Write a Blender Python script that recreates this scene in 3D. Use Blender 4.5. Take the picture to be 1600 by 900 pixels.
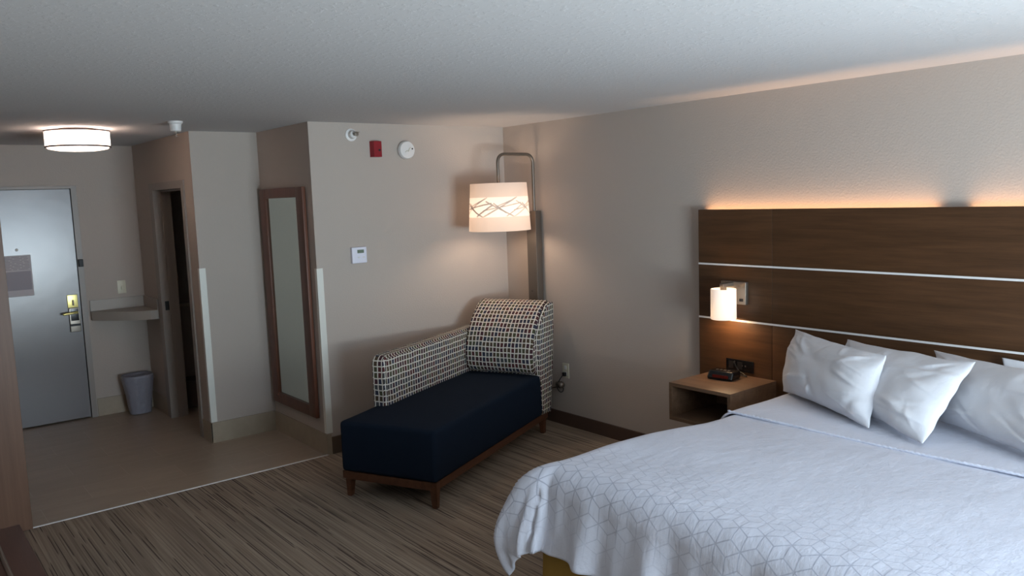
import bpy, bmesh, math, random
from mathutils import Vector, Matrix, noise
random.seed(7)
for o in list(bpy.data.objects): bpy.data.objects.remove(o)
S = bpy.context.scene
COL = S.collection
PI = math.pi
H = 2.44

# ------------------------------------------------------------------ camera
F_PX = 1265.045
yaw, pitch, roll = 0.675871, 0.113917, -0.0357
fw = Vector((math.sin(yaw)*math.cos(pitch), math.cos(yaw)*math.cos(pitch), -math.sin(pitch)))
rt = Vector((math.cos(yaw), -math.sin(yaw), 0)); up = rt.cross(fw)
r2 = math.cos(roll)*rt + math.sin(roll)*up; u2 = -math.sin(roll)*rt + math.cos(roll)*up
cam = bpy.data.cameras.new('camera'); co = bpy.data.objects.new('camera', cam); COL.objects.link(co)
m = Matrix((r2, u2, -fw)).transposed().to_4x4(); m.translation = Vector((-4.32716, -5.44547, 1.86808))
co.matrix_world = m
cam.sensor_width = 36; cam.lens = F_PX/1600*36; cam.clip_start = 0.02
S.camera = co

# ------------------------------------------------------------------ world, light, exposure
S.view_settings.view_transform = 'Standard'; S.view_settings.look = 'None'
S.view_settings.gamma = 1; S.view_settings.use_curve_mapping = False
S.view_settings.exposure = 0.20
W = bpy.data.worlds.new('sky'); S.world = W; W.use_nodes = True
W.node_tree.nodes['Background'].inputs[0].default_value = (0.55, 0.72, 1, 1)
W.node_tree.nodes['Background'].inputs[1].default_value = 1.0
def area(name, loc, rot, sx, sy, power, col, spread=None):
    l = bpy.data.lights.new(name, 'AREA'); l.shape = 'RECTANGLE'; l.size = sx; l.size_y = sy
    l.energy = power; l.color = col
    if spread: l.spread = spread
    o = bpy.data.objects.new(name, l); COL.objects.link(o); o.location = loc; o.rotation_euler = rot; return o
def point(name, loc, power, col, rad=0.03):
    l = bpy.data.lights.new(name, 'POINT'); l.energy = power; l.color = col; l.shadow_soft_size = rad
    o = bpy.data.objects.new(name, l); COL.objects.link(o); o.location = loc; return o
WX0, WX1, WZ0, WZ1, WY = -3.0, -1.1, 0.45, 2.02, -6.7
area('window_daylight', ((WX0+WX1)/2, WY-0.16, (WZ0+WZ1)/2), (PI/2-0.15, 0, 0), WX1-WX0, WZ1-WZ0, 100, (0.66, 0.83, 1.0))
area('ceiling_fill', ((WX0+WX1)/2, WY-0.75, (WZ0+WZ1)/2-0.55), (PI/2+0.85, 0, 0), WX1-WX0, 1.3, 215, (0.84, 0.97, 1.0))  # added fill outside the window opening, tilted up to brighten the ceiling

# ------------------------------------------------------------------ helpers
def lin(c):
    c = c/255.
    return c/12.92 if c <= 0.04045 else ((c+0.055)/1.055)**2.4
def rgb(r, g, b): return (lin(r), lin(g), lin(b), 1)

class E:
    """tiny expression builder on shader math nodes"""
    nt = None
    def __init__(s, sock): s.s = sock
    @staticmethod
    def m(op, *a):
        n = E.nt.nodes.new('ShaderNodeMath'); n.operation = op
        for i, x in enumerate(a):
            if isinstance(x, E): E.nt.links.new(x.s, n.inputs[i])
            else: n.inputs[i].default_value = x
        return E(n.outputs[0])
    def __add__(s, o): return E.m('ADD', s, o)
    def __sub__(s, o): return E.m('SUBTRACT', s, o)
    def __mul__(s, o): return E.m('MULTIPLY', s, o)
    __radd__ = __add__; __rmul__ = __mul__
    def fract(s): return E.m('FRACT', s)
    def floor(s): return E.m('FLOOR', s)
    def abs(s): return E.m('ABSOLUTE', s)
    def lt(s, o): return E.m('LESS_THAN', s, o)
    def min(s, o): return E.m('MINIMUM', s, o)
    def max(s, o): return E.m('MAXIMUM', s, o)
    def ramp(s, a, b):
        n = E.nt.nodes.new('ShaderNodeMapRange'); E.nt.links.new(s.s, n.inputs[0])
        n.inputs[1].default_value = a; n.inputs[2].default_value = b; return E(n.outputs[0])

def coords(kind='Object', scale=(1, 1, 1)):
    t = E.nt.nodes.new('ShaderNodeTexCoord'); mp = E.nt.nodes.new('ShaderNodeMapping')
    E.nt.links.new(t.outputs[kind], mp.inputs[0]); mp.inputs['Scale'].default_value = scale
    return mp.outputs[0]
def sep(v):
    n = E.nt.nodes.new('ShaderNodeSeparateXYZ'); E.nt.links.new(v, n.inputs[0]); return [E(o) for o in n.outputs]
def comb(x, y, z=0):
    n = E.nt.nodes.new('ShaderNodeCombineXYZ')
    for i, q in enumerate((x, y, z)):
        if isinstance(q, E): E.nt.links.new(q.s, n.inputs[i])
        else: n.inputs[i].default_value = q
    return n.outputs[0]
def noise_n(v, scale, detail=3, rough=0.5, out=0):
    n = E.nt.nodes.new('ShaderNodeTexNoise'); E.nt.links.new(v, n.inputs['Vector'])
    n.inputs['Scale'].default_value = scale; n.inputs['Detail'].default_value = detail; n.inputs['Roughness'].default_value = rough
    return E(n.outputs[out])
def mix(f, a, b):
    n = E.nt.nodes.new('ShaderNodeMix'); n.data_type = 'RGBA'
    for i, x in ((0, f), (6, a), (7, b)):
        if isinstance(x, E): E.nt.links.new(x.s, n.inputs[i])
        else: n.inputs[i].default_value = x
    return E(n.outputs[2])
def bump(h, strength, dist):
    n = E.nt.nodes.new('ShaderNodeBump'); E.nt.links.new(h.s, n.inputs['Height'])
    n.inputs['Strength'].default_value = strength; n.inputs['Distance'].default_value = dist
    E.nt.links.new(n.outputs[0], E.nt.nodes['Principled BSDF'].inputs['Normal'])
def mat(name, col=(0.5, 0.5, 0.5, 1), rough=0.6, metal=0, spec=0.5, emit=None, es=0, sheen=0):
    M = bpy.data.materials.new(name); M.use_nodes = True; E.nt = M.node_tree
    b = M.node_tree.nodes['Principled BSDF']
    b.inputs['Base Color'].default_value = col; b.inputs['Roughness'].default_value = rough
    b.inputs['Metallic'].default_value = metal; b.inputs['Specular IOR Level'].default_value = spec
    if emit: b.inputs['Emission Color'].default_value = emit; b.inputs['Emission Strength'].default_value = es
    if sheen: b.inputs['Sheen Weight'].default_value = sheen
    return M
def setc(x, inp='Base Color'): E.nt.links.new(x.s, E.nt.nodes['Principled BSDF'].inputs[inp])

# ------------------------------------------------------------------ materials
def wall_mat(name, c, bs=0.35):
    M = mat(name, c, 0.75, spec=0.3); v = coords()
    n = noise_n(v, 90, 3); bump(n, bs, 0.004); return M
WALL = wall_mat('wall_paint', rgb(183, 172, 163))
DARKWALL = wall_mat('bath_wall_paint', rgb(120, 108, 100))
CEIL = mat('ceiling_texture', rgb(205, 203, 203), 0.85, spec=0.2)
v = coords(); a1 = noise_n(v, 38, 4, 0.6); a2 = a1.ramp(0.52, 0.66); bump(a2, 0.22, 0.005)
# carpet: streaks running along y
CARPET = mat('carpet', rough=0.95, spec=0.1)
X, Y, Z = sep(coords())
def streak(w, ylen, seed, detail=1):
    cid = (X*(1/w)).floor()*7.31 + seed
    n = E.nt.nodes.new('ShaderNodeTexNoise'); n.noise_dimensions = '2D'; E.nt.links.new(comb(cid, Y*(1/ylen) + cid*3.7), n.inputs['Vector'])
    n.inputs['Scale'].default_value = 1; n.inputs['Detail'].default_value = detail; return E(n.outputs[0])
s1 = streak(0.0065, 1.0, 1.3); s2 = streak(0.0045, 0.5, 5.1, 2); s4 = streak(0.0055, 1.1, 9.7); s5 = streak(0.035, 1.9, 17.7)
s3 = noise_n(coords(), 330, 2)
c = mix(s1.ramp(0.3, 0.7), rgb(126, 111, 98), rgb(176, 161, 144)); c = mix(s2.ramp(0.35, 0.75)*0.7, c, rgb(160, 144, 127))
c = mix(s5.ramp(0.35, 0.65)*0.3, c, rgb(114, 102, 92)); c = mix(s4.ramp(0.65, 0.68)*0.8, c, rgb(58, 46, 44)); c = mix(s3.ramp(0.3, 0.8)*0.4, c, rgb(114, 100, 88)); setc(c)
bump(s2*0.5 + s3, 0.5, 0.004)
# large format tile: rows along x, 0.3 deep, 0.6 long, half offset
TILE = mat('beige_floor_tile', rough=0.38, spec=0.45)
x, y, z = sep(coords()); ry = (y*(1/0.30)); row = ry.floor()
fx = ((x*(1/0.6)) + row*0.5).fract(); fy = ry.fract()
gx = (fx - 0.5).abs(); gy = (fy - 0.5).abs()
g = E.m('GREATER_THAN', gx, 0.4965).max(E.m('GREATER_THAN', gy, 0.493))
wn = E.nt.nodes.new('ShaderNodeTexWhiteNoise'); wn.noise_dimensions = '2D'
E.nt.links.new(comb((((x*(1/0.6)) + row*0.5)).floor(), row), wn.inputs['Vector']); tv = E(wn.outputs[0])
n1 = noise_n(coords('Object', (0.6, 2, 1)), 5, 5, 0.6)
c = mix(n1, rgb(150, 133, 116), rgb(180, 163, 144)); c = mix(tv*0.35, c, rgb(144, 128, 111)); c = mix(g*0.5, c, rgb(186, 174, 160)); setc(c)
bump(n1, 0.05, 0.002)
TILEBASE = mat('beige_base_tile', rough=0.45); n1 = noise_n(coords('Object', (2, 2, 2)), 4, 5, 0.6); setc(mix(n1, rgb(150, 135, 116), rgb(178, 164, 144)))
def wood(name, c1, c2, axis=1, rough=0.4, scale=1.0, bs=0.05):
    M = mat(name, rough=rough, spec=0.4)
    sc = [9, 9, 9]; sc[axis] = 0.7; v = coords('Object', tuple(q*scale for q in sc)); n = noise_n(v, 3.0, 5, 0.62)
    sc = [60, 60, 60]; sc[axis] = 1.5; n2 = noise_n(coords('Object', tuple(q*scale for q in sc)), 2.5, 3, 0.6)
    c = mix((n*0.65 + n2*0.35).ramp(0.36, 0.64), c1, c2); setc(c); bump(n2, bs, 0.001); return M
HBWOOD = wood('headboard_laminate', rgb(66, 43, 24), rgb(86, 58, 36), 1, 0.42)
NSWOOD = wood('nightstand_laminate', rgb(98, 74, 56), rgb(122, 95, 74), 1, 0.42)
LEGWOOD = wood('leg_wood', rgb(72, 44, 30), rgb(98, 62, 42), 0, 0.4)
WARDWOOD = wood('wardrobe_veneer', rgb(104, 76, 60), rgb(120, 89, 71), 2, 0.45, 0.5)
BENCHWOOD = wood('bench_laminate', rgb(70, 40, 30), rgb(84, 50, 38), 1, 0.4)
MIRWOOD = wood('mirror_frame_wood', rgb(92, 56, 42), rgb(112, 70, 52), 2, 0.35)
BASEWOOD = mat('brown_vinyl_base', rgb(84, 64, 54), 0.5)
BASEWOOD2 = mat('brown_vinyl_base_corner', rgb(96, 80, 66), 0.5)
WHITE_INLAY = mat('white_inlay', rgb(228, 226, 224), 0.4)
GUARD = mat('corner_guard_plastic', rgb(226, 226, 218), 0.35)
NICKEL = mat('brushed_nickel', rgb(150, 142, 132), 0.35, 0.9)
NICKEL2 = mat('dark_nickel', rgb(118, 110, 102), 0.42, 0.75)
BRONZE = mat('bronze_band', rgb(92, 76, 72), 0.4, 0.5)
CHROME = mat('chrome', rgb(200, 200, 205), 0.12, 1)
BRASS = mat('polished_brass', rgb(238, 222, 140), 0.3, 0.55)
BLACK = mat('black_plastic', rgb(18, 18, 20), 0.25)
BLACKM = mat('matte_black', rgb(22, 21, 22), 0.5)
WPLASTIC = mat('white_plastic', rgb(226, 224, 222), 0.4)
IVORY = mat('ivory_plastic', rgb(206, 200, 178), 0.4)
THRM = mat('thermostat_plastic', rgb(228, 228, 240), 0.4)
LCD = mat('lcd_screen', rgb(106, 120, 104), 0.2)
RED = mat('red_plastic', rgb(140, 22, 34), 0.35)
REDLED = mat('red_display', rgb(40, 6, 6), 0.25, emit=(1, 0.05, 0.03, 1), es=0.02)
DOORPAINT = mat('entry_door_paint', rgb(116, 110, 110), 0.24, spec=0.7)
n = noise_n(coords('Object', (1, 1, 1)), 7, 3); bump(n, 0.05, 0.012)
FRAMEPAINT = mat('door_frame_paint', rgb(150, 140, 132), 0.4)
PAPER = mat('notice_paper', rgb(196, 188, 190), 0.6)
INK = mat('grey_ink', rgb(150, 143, 148), 0.6)
INKBLK = mat('grey_notice_block', rgb(160, 152, 158), 0.6)
COUNTER = mat('niche_laminate', rgb(160, 150, 140), 0.4)
BATHTOP = mat('vanity_top', rgb(190, 176, 160), 0.3)
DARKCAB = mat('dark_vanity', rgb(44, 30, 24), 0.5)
BAG = mat('bin_bag_plastic', rgb(140, 138, 148), 0.32); n = noise_n(coords(), 22, 4, 0.6); bump(n, 0.5, 0.02)
BIN2 = mat('bath_bin_plastic', rgb(96, 80, 74), 0.5); n = noise_n(coords(), 22, 4, 0.6); bump(n, 0.5, 0.02)
MIRROR = mat('mirror_glass', rgb(205, 212, 205), 0.02, 1)
GOLD = mat('gold_bed_skirt_fabric', rgb(150, 116, 46), 0.8); n = noise_n(coords(), 9, 3); bump(n, 0.4, 0.02)
MATT = mat('mattress_ticking', rgb(220, 220, 222), 0.8)
NAVY = mat('navy_upholstery', rough=0.95, spec=0.08)
n = noise_n(coords(), 420, 2); setc(mix(n, rgb(17, 25, 37), rgb(32, 43, 58))); bump(n, 0.4, 0.002)
# checked upholstery, from uv in metres
def check(name, cw, ch):
    M = mat(name, rough=0.85, spec=0.2)
    t = E.nt.nodes.new('ShaderNodeUVMap'); uvs = t.outputs[0]
    x, y, z = sep(uvs)
    nz1 = noise_n(uvs, 9, 2); nz2 = noise_n(comb(x + 3.7, y + 9.1), 9, 2)
    x = x + (nz1 - 0.5)*0.020; y = y + (nz2 - 0.5)*0.016
    X = x*(1/cw); Y = y*(1/ch)
    wn = E.nt.nodes.new('ShaderNodeTexWhiteNoise'); wn.noise_dimensions = '2D'; E.nt.links.new(comb(X.floor(), Y.floor()), wn.inputs['Vector'])
    r = E(wn.outputs[0])
    cr = E.nt.nodes.new('ShaderNodeValToRGB'); cr.color_ramp.interpolation = 'CONSTANT'; E.nt.links.new(r.s, cr.inputs[0])
    cols = [(0, rgb(74, 48, 54)), (.2, rgb(54, 56, 72)), (.4, rgb(82, 68, 54)), (.6, rgb(74, 74, 76)), (.75, rgb(88, 50, 50)), (.88, rgb(78, 78, 58))]
    cr.color_ramp.elements[0].color = cols[0][1]; cr.color_ramp.elements[1].position = cols[1][0]; cr.color_ramp.elements[1].color = cols[1][1]
    for p, q in cols[2:]:
        e = cr.color_ramp.elements.new(p); e.color = q
    ln = E.m('GREATER_THAN', (X.fract() - 0.5).abs(), 0.5 - 0.125).max(E.m('GREATER_THAN', (Y.fract() - 0.5).abs(), 0.5 - 0.095))
    setc(mix(ln, E(cr.outputs[0]), rgb(222, 216, 204))); bump(noise_n(uvs, 300, 2), 0.3, 0.002)
    return M
CHECK = check('check_upholstery', 0.031, 0.040)
# bedding with tumbling-block line print, uv in metres
def bedding(name, pattern):
    M = mat(name, rgb(216, 219, 232), 0.75, spec=0.25, sheen=0.15)
    if pattern:
        t = E.nt.nodes.new('ShaderNodeUVMap'); uvs = t.outputs[0]; x, y, z = sep(uvs)
        d = 0.098; q3 = math.sqrt(3)
        X = y*(1/d); Y = x*(1/d)
        ax = (X + 0.5).fract() - 0.5; ay = ((Y*(1/q3) + 0.5).fract() - 0.5)*q3
        bx = X.fract() - 0.5; by = ((Y*(1/q3)).fract() - 0.5)*q3
        sel = (ax*ax + ay*ay) ; sel = sel.lt(bx*bx + by*by)
        vx = bx + (ax - bx)*sel; vy = by + (ay - by)*sel
        dist = None
        for k in (30, 90, 150):
            cx, cy = math.cos(math.radians(k)), math.sin(math.radians(k))
            q = (vx*cy - vy*cx).abs(); dist = q if dist is None else dist.min(q)
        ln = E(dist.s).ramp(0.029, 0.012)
        xx = x + noise_n(uvs, 2.5, 2)*0.4 - 0.2; sheen_fade = xx.ramp(1.75, 2.12)*xx.ramp(2.42, 2.20)*0.62 + 0.07  # lines stronger near the foot bend: sheen contrast painted into the colour
        setc(mix(ln*sheen_fade, rgb(216, 219, 232), rgb(158, 162, 180)))
    n = noise_n(coords('Object', (1, 1.6, 1)), 7, 5, 0.65); n2 = noise_n(coords(), 60, 3, 0.6)
    bump(n + n2*0.06, 0.35, 0.02); return M
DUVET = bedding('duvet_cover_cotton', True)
SHEET = bedding('bed_sheet_cotton', False)
PILLOWM = mat('pillowcase_cotton', rgb(212, 213, 218), 0.75, spec=0.25, sheen=0.15)
n = noise_n(coords('Object', (1, 1, 1)), 9, 4, 0.6); bump(n, 0.3, 0.02)
def shade_mat(name, col, tr, emit, es):
    M = bpy.data.materials.new(name); M.use_nodes = True; nt = M.node_tree; nt.nodes.clear()
    o = nt.nodes.new('ShaderNodeOutputMaterial'); d = nt.nodes.new('ShaderNodeBsdfDiffuse'); t = nt.nodes.new('ShaderNodeBsdfTranslucent')
    mx = nt.nodes.new('ShaderNodeMixShader'); ad = nt.nodes.new('ShaderNodeAddShader'); e = nt.nodes.new('ShaderNodeEmission')
    d.inputs[0].default_value = col; t.inputs[0].default_value = col; mx.inputs[0].default_value = tr
    e.inputs[0].default_value = emit; e.inputs[1].default_value = es
    nt.links.new(d.outputs[0], mx.inputs[1]); nt.links.new(t.outputs[0], mx.inputs[2])
    nt.links.new(mx.outputs[0], ad.inputs[0]); nt.links.new(e.outputs[0], ad.inputs[1]); nt.links.new(ad.outputs[0], o.inputs[0]); return M
SHADE = shade_mat('lamp_shade_fabric', rgb(226, 212, 200), 0.24, rgb(255, 205, 180), 0.08)
SHADEBAND = shade_mat('lamp_shade_cutout', rgb(245, 236, 228), 0.33, rgb(255, 214, 190), 0.1)
SHADELINE = shade_mat('lamp_shade_lattice', rgb(220, 206, 192), 0.1, rgb(255, 200, 175), 0.08)
SCONCE = shade_mat('sconce_shade_glass', rgb(250, 244, 238), 0.12, rgb(255, 226, 200), 0.30)
DRUM = shade_mat('drum_shade_fabric', rgb(250, 240, 232), 0.5, rgb(255, 226, 214), 1.0)
DRUMD = shade_mat('drum_diffuser', rgb(250, 245, 240), 0.4, rgb(255, 240, 230), 0.6)
LED = mat('led_strip', (1, 0.6, 0.3, 1), 0.5, emit=(1, 0.55, 0.24, 1), es=1.0)
BULB = mat('bulb_glass', (1, 1, 1, 1), 0.3, emit=(1, 0.8, 0.6, 1), es=6)

# ------------------------------------------------------------------ mesh helpers
def box(bm, x0, x1, y0, y1, z0, z1, M=None, bev=0):
    r = bmesh.ops.create_cube(bm, size=1)
    vs = r['verts']
    for q in vs: q.co = Vector(((x0+x1)/2 + q.co.x*(x1-x0), (y0+y1)/2 + q.co.y*(y1-y0), (z0+z1)/2 + q.co.z*(z1-z0)))
    if bev:
        es = {e for q in vs for e in q.link_edges}
        rr = bmesh.ops.bevel(bm, geom=list(es), offset=bev, segments=3, affect='EDGES', profile=0.6)
        vs = list({q for f in rr['faces'] for q in f.verts} | {q for q in vs if q.is_valid})
    if M:
        for q in vs: q.co = M @ q.co
    return vs
def lathe(bm, prof, c=(0, 0, 0), seg=40, axis='z', close=False):
    rings = []
    for (r, h) in prof:
        ring = []
        for i in range(seg):
            a = 2*PI*i/seg; x, y = r*math.cos(a), r*math.sin(a)
            P = {'z': (x, y, h), 'x': (h, x, y), 'y': (x, h, y)}[axis]
            ring.append(bm.verts.new(Vector(P) + Vector(c)))
        rings.append(ring)
    for a, b in zip(rings, rings[1:]):
        for i in range(seg): bm.faces.new((a[i], a[(i+1) % seg], b[(i+1) % seg], b[i]))
    if prof[0][0] > 1e-6: pass
    if close:
        bm.faces.new(rings[0]); bm.faces.new(rings[-1])
def tube(bm, pts, r, seg=12):
    pts = [Vector(p) for p in pts]; rings = []; prev = None
    for i, p in enumerate(pts):
        t = (pts[min(i+1, len(pts)-1)] - pts[max(i-1, 0)]).normalized()
        if prev is None:
            n = t.orthogonal().normalized()
        else:
            n = (prev - t*prev.dot(t)).normalized()
        prev = n; b = t.cross(n)
        rings.append([bm.verts.new(p + r*(math.cos(2*PI*k/seg)*n + math.sin(2*PI*k/seg)*b)) for k in range(seg)])
    for a, b in zip(rings, rings[1:]):
        for k in range(seg): bm.faces.new((a[k], a[(k+1) % seg], b[(k+1) % seg], b[k]))
    bm.faces.new(rings[0]); bm.faces.new(rings[-1])
def arc_path(pts, rad, n=8):
    pts = [Vector(p) for p in pts]; out = [pts[0]]
    for a, b, c in zip(pts, pts[1:], pts[2:]):
        d1 = (a-b).normalized(); d2 = (c-b).normalized()
        p0 = b + d1*rad; p1 = b + d2*rad
        for i in range(n+1):
            t = i/n; out.append((1-t)**2*p0 + 2*t*(1-t)*b + t*t*p1)
    out.append(pts[-1]); return out
def smooth_spline(pts, n=8):
    pts = [Vector(p) for p in pts]; P = [pts[0]] + pts + [pts[-1]]; out = []
    for i in range(1, len(P)-2):
        for k in range(n):
            t = k/n; a, b, c, d = P[i-1], P[i], P[i+1], P[i+2]
            out.append(0.5*((2*b) + (c-a)*t + (2*a-5*b+4*c-d)*t*t + (3*b-a-3*c+d)*t**3))
    out.append(pts[-1]); return out
def obj(name, bm, material, parent=None, smooth=False, loc=None, kind=None, world=None):
    bmesh.ops.recalc_face_normals(bm, faces=bm.faces)
    me = bpy.data.meshes.new(name); bm.to_mesh(me); bm.free()
    for mt in (material if isinstance(material, (list, tuple)) else [material]): me.materials.append(mt)
    if smooth:
        for p in me.polygons: p.use_smooth = True
        if smooth == 'auto': me.set_sharp_from_angle(angle=math.radians(38))
    o = bpy.data.objects.new(name, me); COL.objects.link(o)
    if parent: o.parent = parent; 
    if loc: o.location = loc
    if kind: o['kind'] = kind
    return o
def thing(name, label, cat, loc=(0, 0, 0), rotz=0, group=None):
    o = bpy.data.objects.new(name, None); COL.objects.link(o); o.location = loc; o.rotation_euler = (0, 0, rotz)
    o['label'] = label; o['category'] = cat; o.empty_display_size = 0.1
    if group: o['group'] = group
    return o
def tag(o, label, cat, group=None):
    o['label'] = label; o['category'] = cat
    if group: o['group'] = group
    return o
def B(): return bmesh.new()
def bx(name, mt, parent, *dims, bev=0, kind=None, smooth=False):
    b = B(); box(b, *dims, bev=bev); return obj(name, b, mt, parent, kind=kind, smooth='auto' if bev else False)
def struct(name, mt, *dims): return bx(name, mt, None, *dims, kind='structure')
# child geometry is written in world coordinates and shifted into the thing's frame
def fix(root):
    bpy.context.view_layer.update(); inv = root.matrix_basis.inverted()
    for ch in root.children:
        ch.matrix_parent_inverse = inv

# ------------------------------------------------------------------ room shell
XA, YB, XC, YD = -1.767, 0.948, -2.297, 2.582
XL, XH = -4.60, -3.95
struct('floor', CARPET, XL-0.1, 0.1, WY-0.1, -0.004, -0.1, 0)
struct('floor', TILE, XL-0.1, 0.1, -0.004, YD+0.1, -0.1, 0.0)
struct('trim_1', WHITE_INLAY, XL, XA, -0.012, 0.001, 0, 0.005)
struct('ceiling', CEIL, XL-0.1, 0.1, WY-0.1, YD+0.1, H, H+0.1)
struct('wall_right', WALL, 0, 0.1, WY-0.1, YD+0.1, 0, H)
struct('wall_back', WALL, XA, 0, 0, 0.12, 0, H)
struct('wall_mirror', WALL, XA, XA+0.12, 0.12, YB, 0, H)
struct('wall_alcove', WALL, XC, XA+0.12, YB, YB+0.12, 0, H)
DY0, DY1, DH = 1.20, 2.00, 2.03
b = B(); box(b, XC, XC+0.12, YB+0.12, DY0, 0, H); box(b, XC, XC+0.12, DY1, YD, 0, H); box(b, XC, XC+0.12, DY0, DY1, DH, H)
obj('wall_bath', b, WALL, kind='structure')
EX0, EX1 = -3.745, -2.835
b = B(); box(b, XH, EX0, YD, YD+0.12, 0, H); box(b, EX1, 0, YD, YD+0.12, 0, H); box(b, EX0, EX1, YD, YD+0.12, 2.07, H)
obj('wall_entry', b, WALL, kind='structure')
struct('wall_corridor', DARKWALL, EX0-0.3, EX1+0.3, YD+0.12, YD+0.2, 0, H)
struct('wall_hall', WALL, XL-0.1, XH, 0.62, YD+0.1, 0, H)
struct('wall_left', WALL, XL-0.1, XL, WY-0.1, 0.62, 0, H)
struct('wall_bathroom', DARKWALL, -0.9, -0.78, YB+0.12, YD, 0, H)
b = B(); box(b, XL, WX0, WY-0.1, WY, 0, H); box(b, WX1, 0, WY-0.1, WY, 0, H); box(b, WX0, WX1, WY-0.1, WY, 0, WZ0); box(b, WX0, WX1, WY-0.1, WY, WZ1, H)
obj('wall_window', b, WALL, kind='structure')
b = B()
for x0, x1, z0, z1 in ((WX0, WX1, WZ0, WZ0+0.05), (WX0, WX1, WZ1-0.05, WZ1), (WX0, WX0+0.05, WZ0+.05, WZ1-.05), (WX1-0.05, WX1, WZ0+.05, WZ1-.05), ((WX0+WX1)/2-.025, (WX0+WX1)/2+.025, WZ0+.05, WZ1-.05)):
    box(b, x0, x1, WY-0.08, WY-0.02, z0, z1)
obj('window_1', b, WPLASTIC, kind='structure')
# baseboards
struct('baseboard_back', BASEWOOD2, XA+0.03, -0.013, -0.013, 0, 0, 0.13)
struct('baseboard_right', BASEWOOD, -0.013, 0, WY, 0, 0, 0.105)
struct('baseboard_alcove', TILEBASE, XC-0.008, XA-0.008, YB-0.01, YB, 0, 0.162)
struct('baseboard_mirror', TILEBASE, XA-0.010, XA, -0.012, YB-0.01, 0, 0.158)
struct('baseboard_return', TILEBASE, XA, XA+0.03, -0.012, 0, 0, 0.158)
struct('baseboard_bath', TILEBASE, XC-0.010, XC, YB-0.01, DY0-0.07, 0, 0.162)
struct('baseboard_niche', TILEBASE, XC-0.010, XC, DY1+0.1, YD-0.01, 0, 0.162)
struct('baseboard_entry', TILEBASE, EX1+0.055, XC, YD-0.010, YD, 0, 0.162)
struct('baseboard_left', BASEWOOD, XL, XL+0.013, WY, -0.05, 0, 0.105)
# entry door frame
b = B()
box(b, EX0-0.05, EX0+0.0, YD-0.02, YD+0.12, 0, 2.09); box(b, EX1, EX1+0.045, YD-0.02, YD+0.12, 0, 2.09); box(b, EX0, EX1, YD-0.02, YD+0.12, 2.065, 2.09)
box(b, EX1-0.012, EX1, YD+0.03, YD+0.09, 0, 2.065); box(b, EX0, EX1, YD+0.03, YD+0.09, 2.05, 2.065)
obj('trim_2', b, FRAMEPAINT, kind='structure')
# bath door frame with reveal and stop
b = B()
box(b, XC-0.014, XC+0.134, DY1-0.012, DY1+0.095, 0, DH+0.05); box(b, XC-0.012, XC+0.134, DY0-0.055, DY0+0.012, 0, DH+0.05); box(b, XC-0.014, XC+0.134, DY0+0.012, DY1-0.012, DH-0.012, DH+0.05)
box(b, XC+0.05, XC+0.085, DY1-0.026, DY1-0.012, 0, DH-0.026); box(b, XC+0.05, XC+0.085, DY0+0.012, DY1-0.012, DH-0.026, DH-0.012)
fr = obj('trim_3', b, FRAMEPAINT, kind='structure')
bx('strike_plate', BLACKM, fr, XC+0.012, XC+0.045, DY1-0.016, DY1-0.011, 0.97, 1.05)
# entry door leaf
d1 = struct('door_1', DOORPAINT, EX0+0.004, EX1-0.006, YD-0.004, YD+0.028, 0.012, 2.06)
DF = YD-0.004
b = B(); lathe(b, [(0.001, -0.010), (0.010, -0.010), (0.012, 0)], (-3.287, DF, 1.555), 16, 'y'); obj('peephole', b, NICKEL2, d1)
pn = bx('notice', PAPER, d1, -3.40, -3.19, DF-0.003, DF, 1.155, 1.508)
b = B(); rr = random.Random(3); z = 1.49
while z > 1.385:
    x0 = -3.385; 
    while x0 < -3.21:
        w = rr.uniform(0.03, 0.08); box(b, x0, min(x0+w, -3.205), DF-0.0042, DF-0.003, z, z+0.005); x0 += w+0.01
    z -= 0.013
obj('notice_text', b, INK, pn)
bx('notice_block', INKBLK, pn, -3.388, -3.20, DF-0.0042, DF-0.003, 1.21, 1.37)
bx('deadbolt_plate', BRASS, d1, -2.945, -2.862, DF-0.012, DF, 1.015, 1.13, bev=0.003)
b = B(); box(b, -2.908, -2.896, DF-0.034, DF-0.012, 1.035, 1.085, bev=0.004); obj('thumb_turn', b, NICKEL2, d1)
lk = bx('lock_case', NICKEL, d1, -2.942, -2.858, DF-0.028, DF, 0.80, 1.012, bev=0.004)
bx('lock_cover', BLACK, lk, -2.932, -2.868, DF-0.032, DF-0.027, 0.90, 1.005, bev=0.002)
bx('lock_stripe', BLACKM, lk, -2.940, -2.860, DF-0.031, DF-0.027, 0.852, 0.872)
b = B(); tube(b, smooth_spline([(-2.885, DF-0.02, 0.975), (-2.885, DF-0.06, 0.975), (-2.91, DF-0.075, 0.975), (-3.00, DF-0.075, 0.968)]), 0.0105); obj('lever_handle', b, BRASS, lk, True)
bx('night_latch', BLACKM, None, EX1+0.004, EX1+0.040, YD-0.055, YD-0.02, 1.375, 1.44, bev=0.004)
tag(bpy.data.objects['night_latch'], 'small dark night latch on the right jamb of the entry door frame', 'latch')

# ------------------------------------------------------------------ corner guards
def guard(x, y, z0, z1, label):
    b = B(); w = 0.046; t = 0.003
    box(b, x-t, x+w, y-t, y, z0, z1); box(b, x-t, x, y, y+w*0.7, z0, z1)
    tag(obj('corner_guard', b, GUARD), label, 'corner guard', 'white corner guards')
guard(XC, YB, 0.165, 1.39, 'white plastic corner guard on the wall corner beside the dark bathroom doorway')
guard(XA, 0, 0.16, 1.39, 'white plastic corner guard on the wall corner right of the tall mirror')

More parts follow.
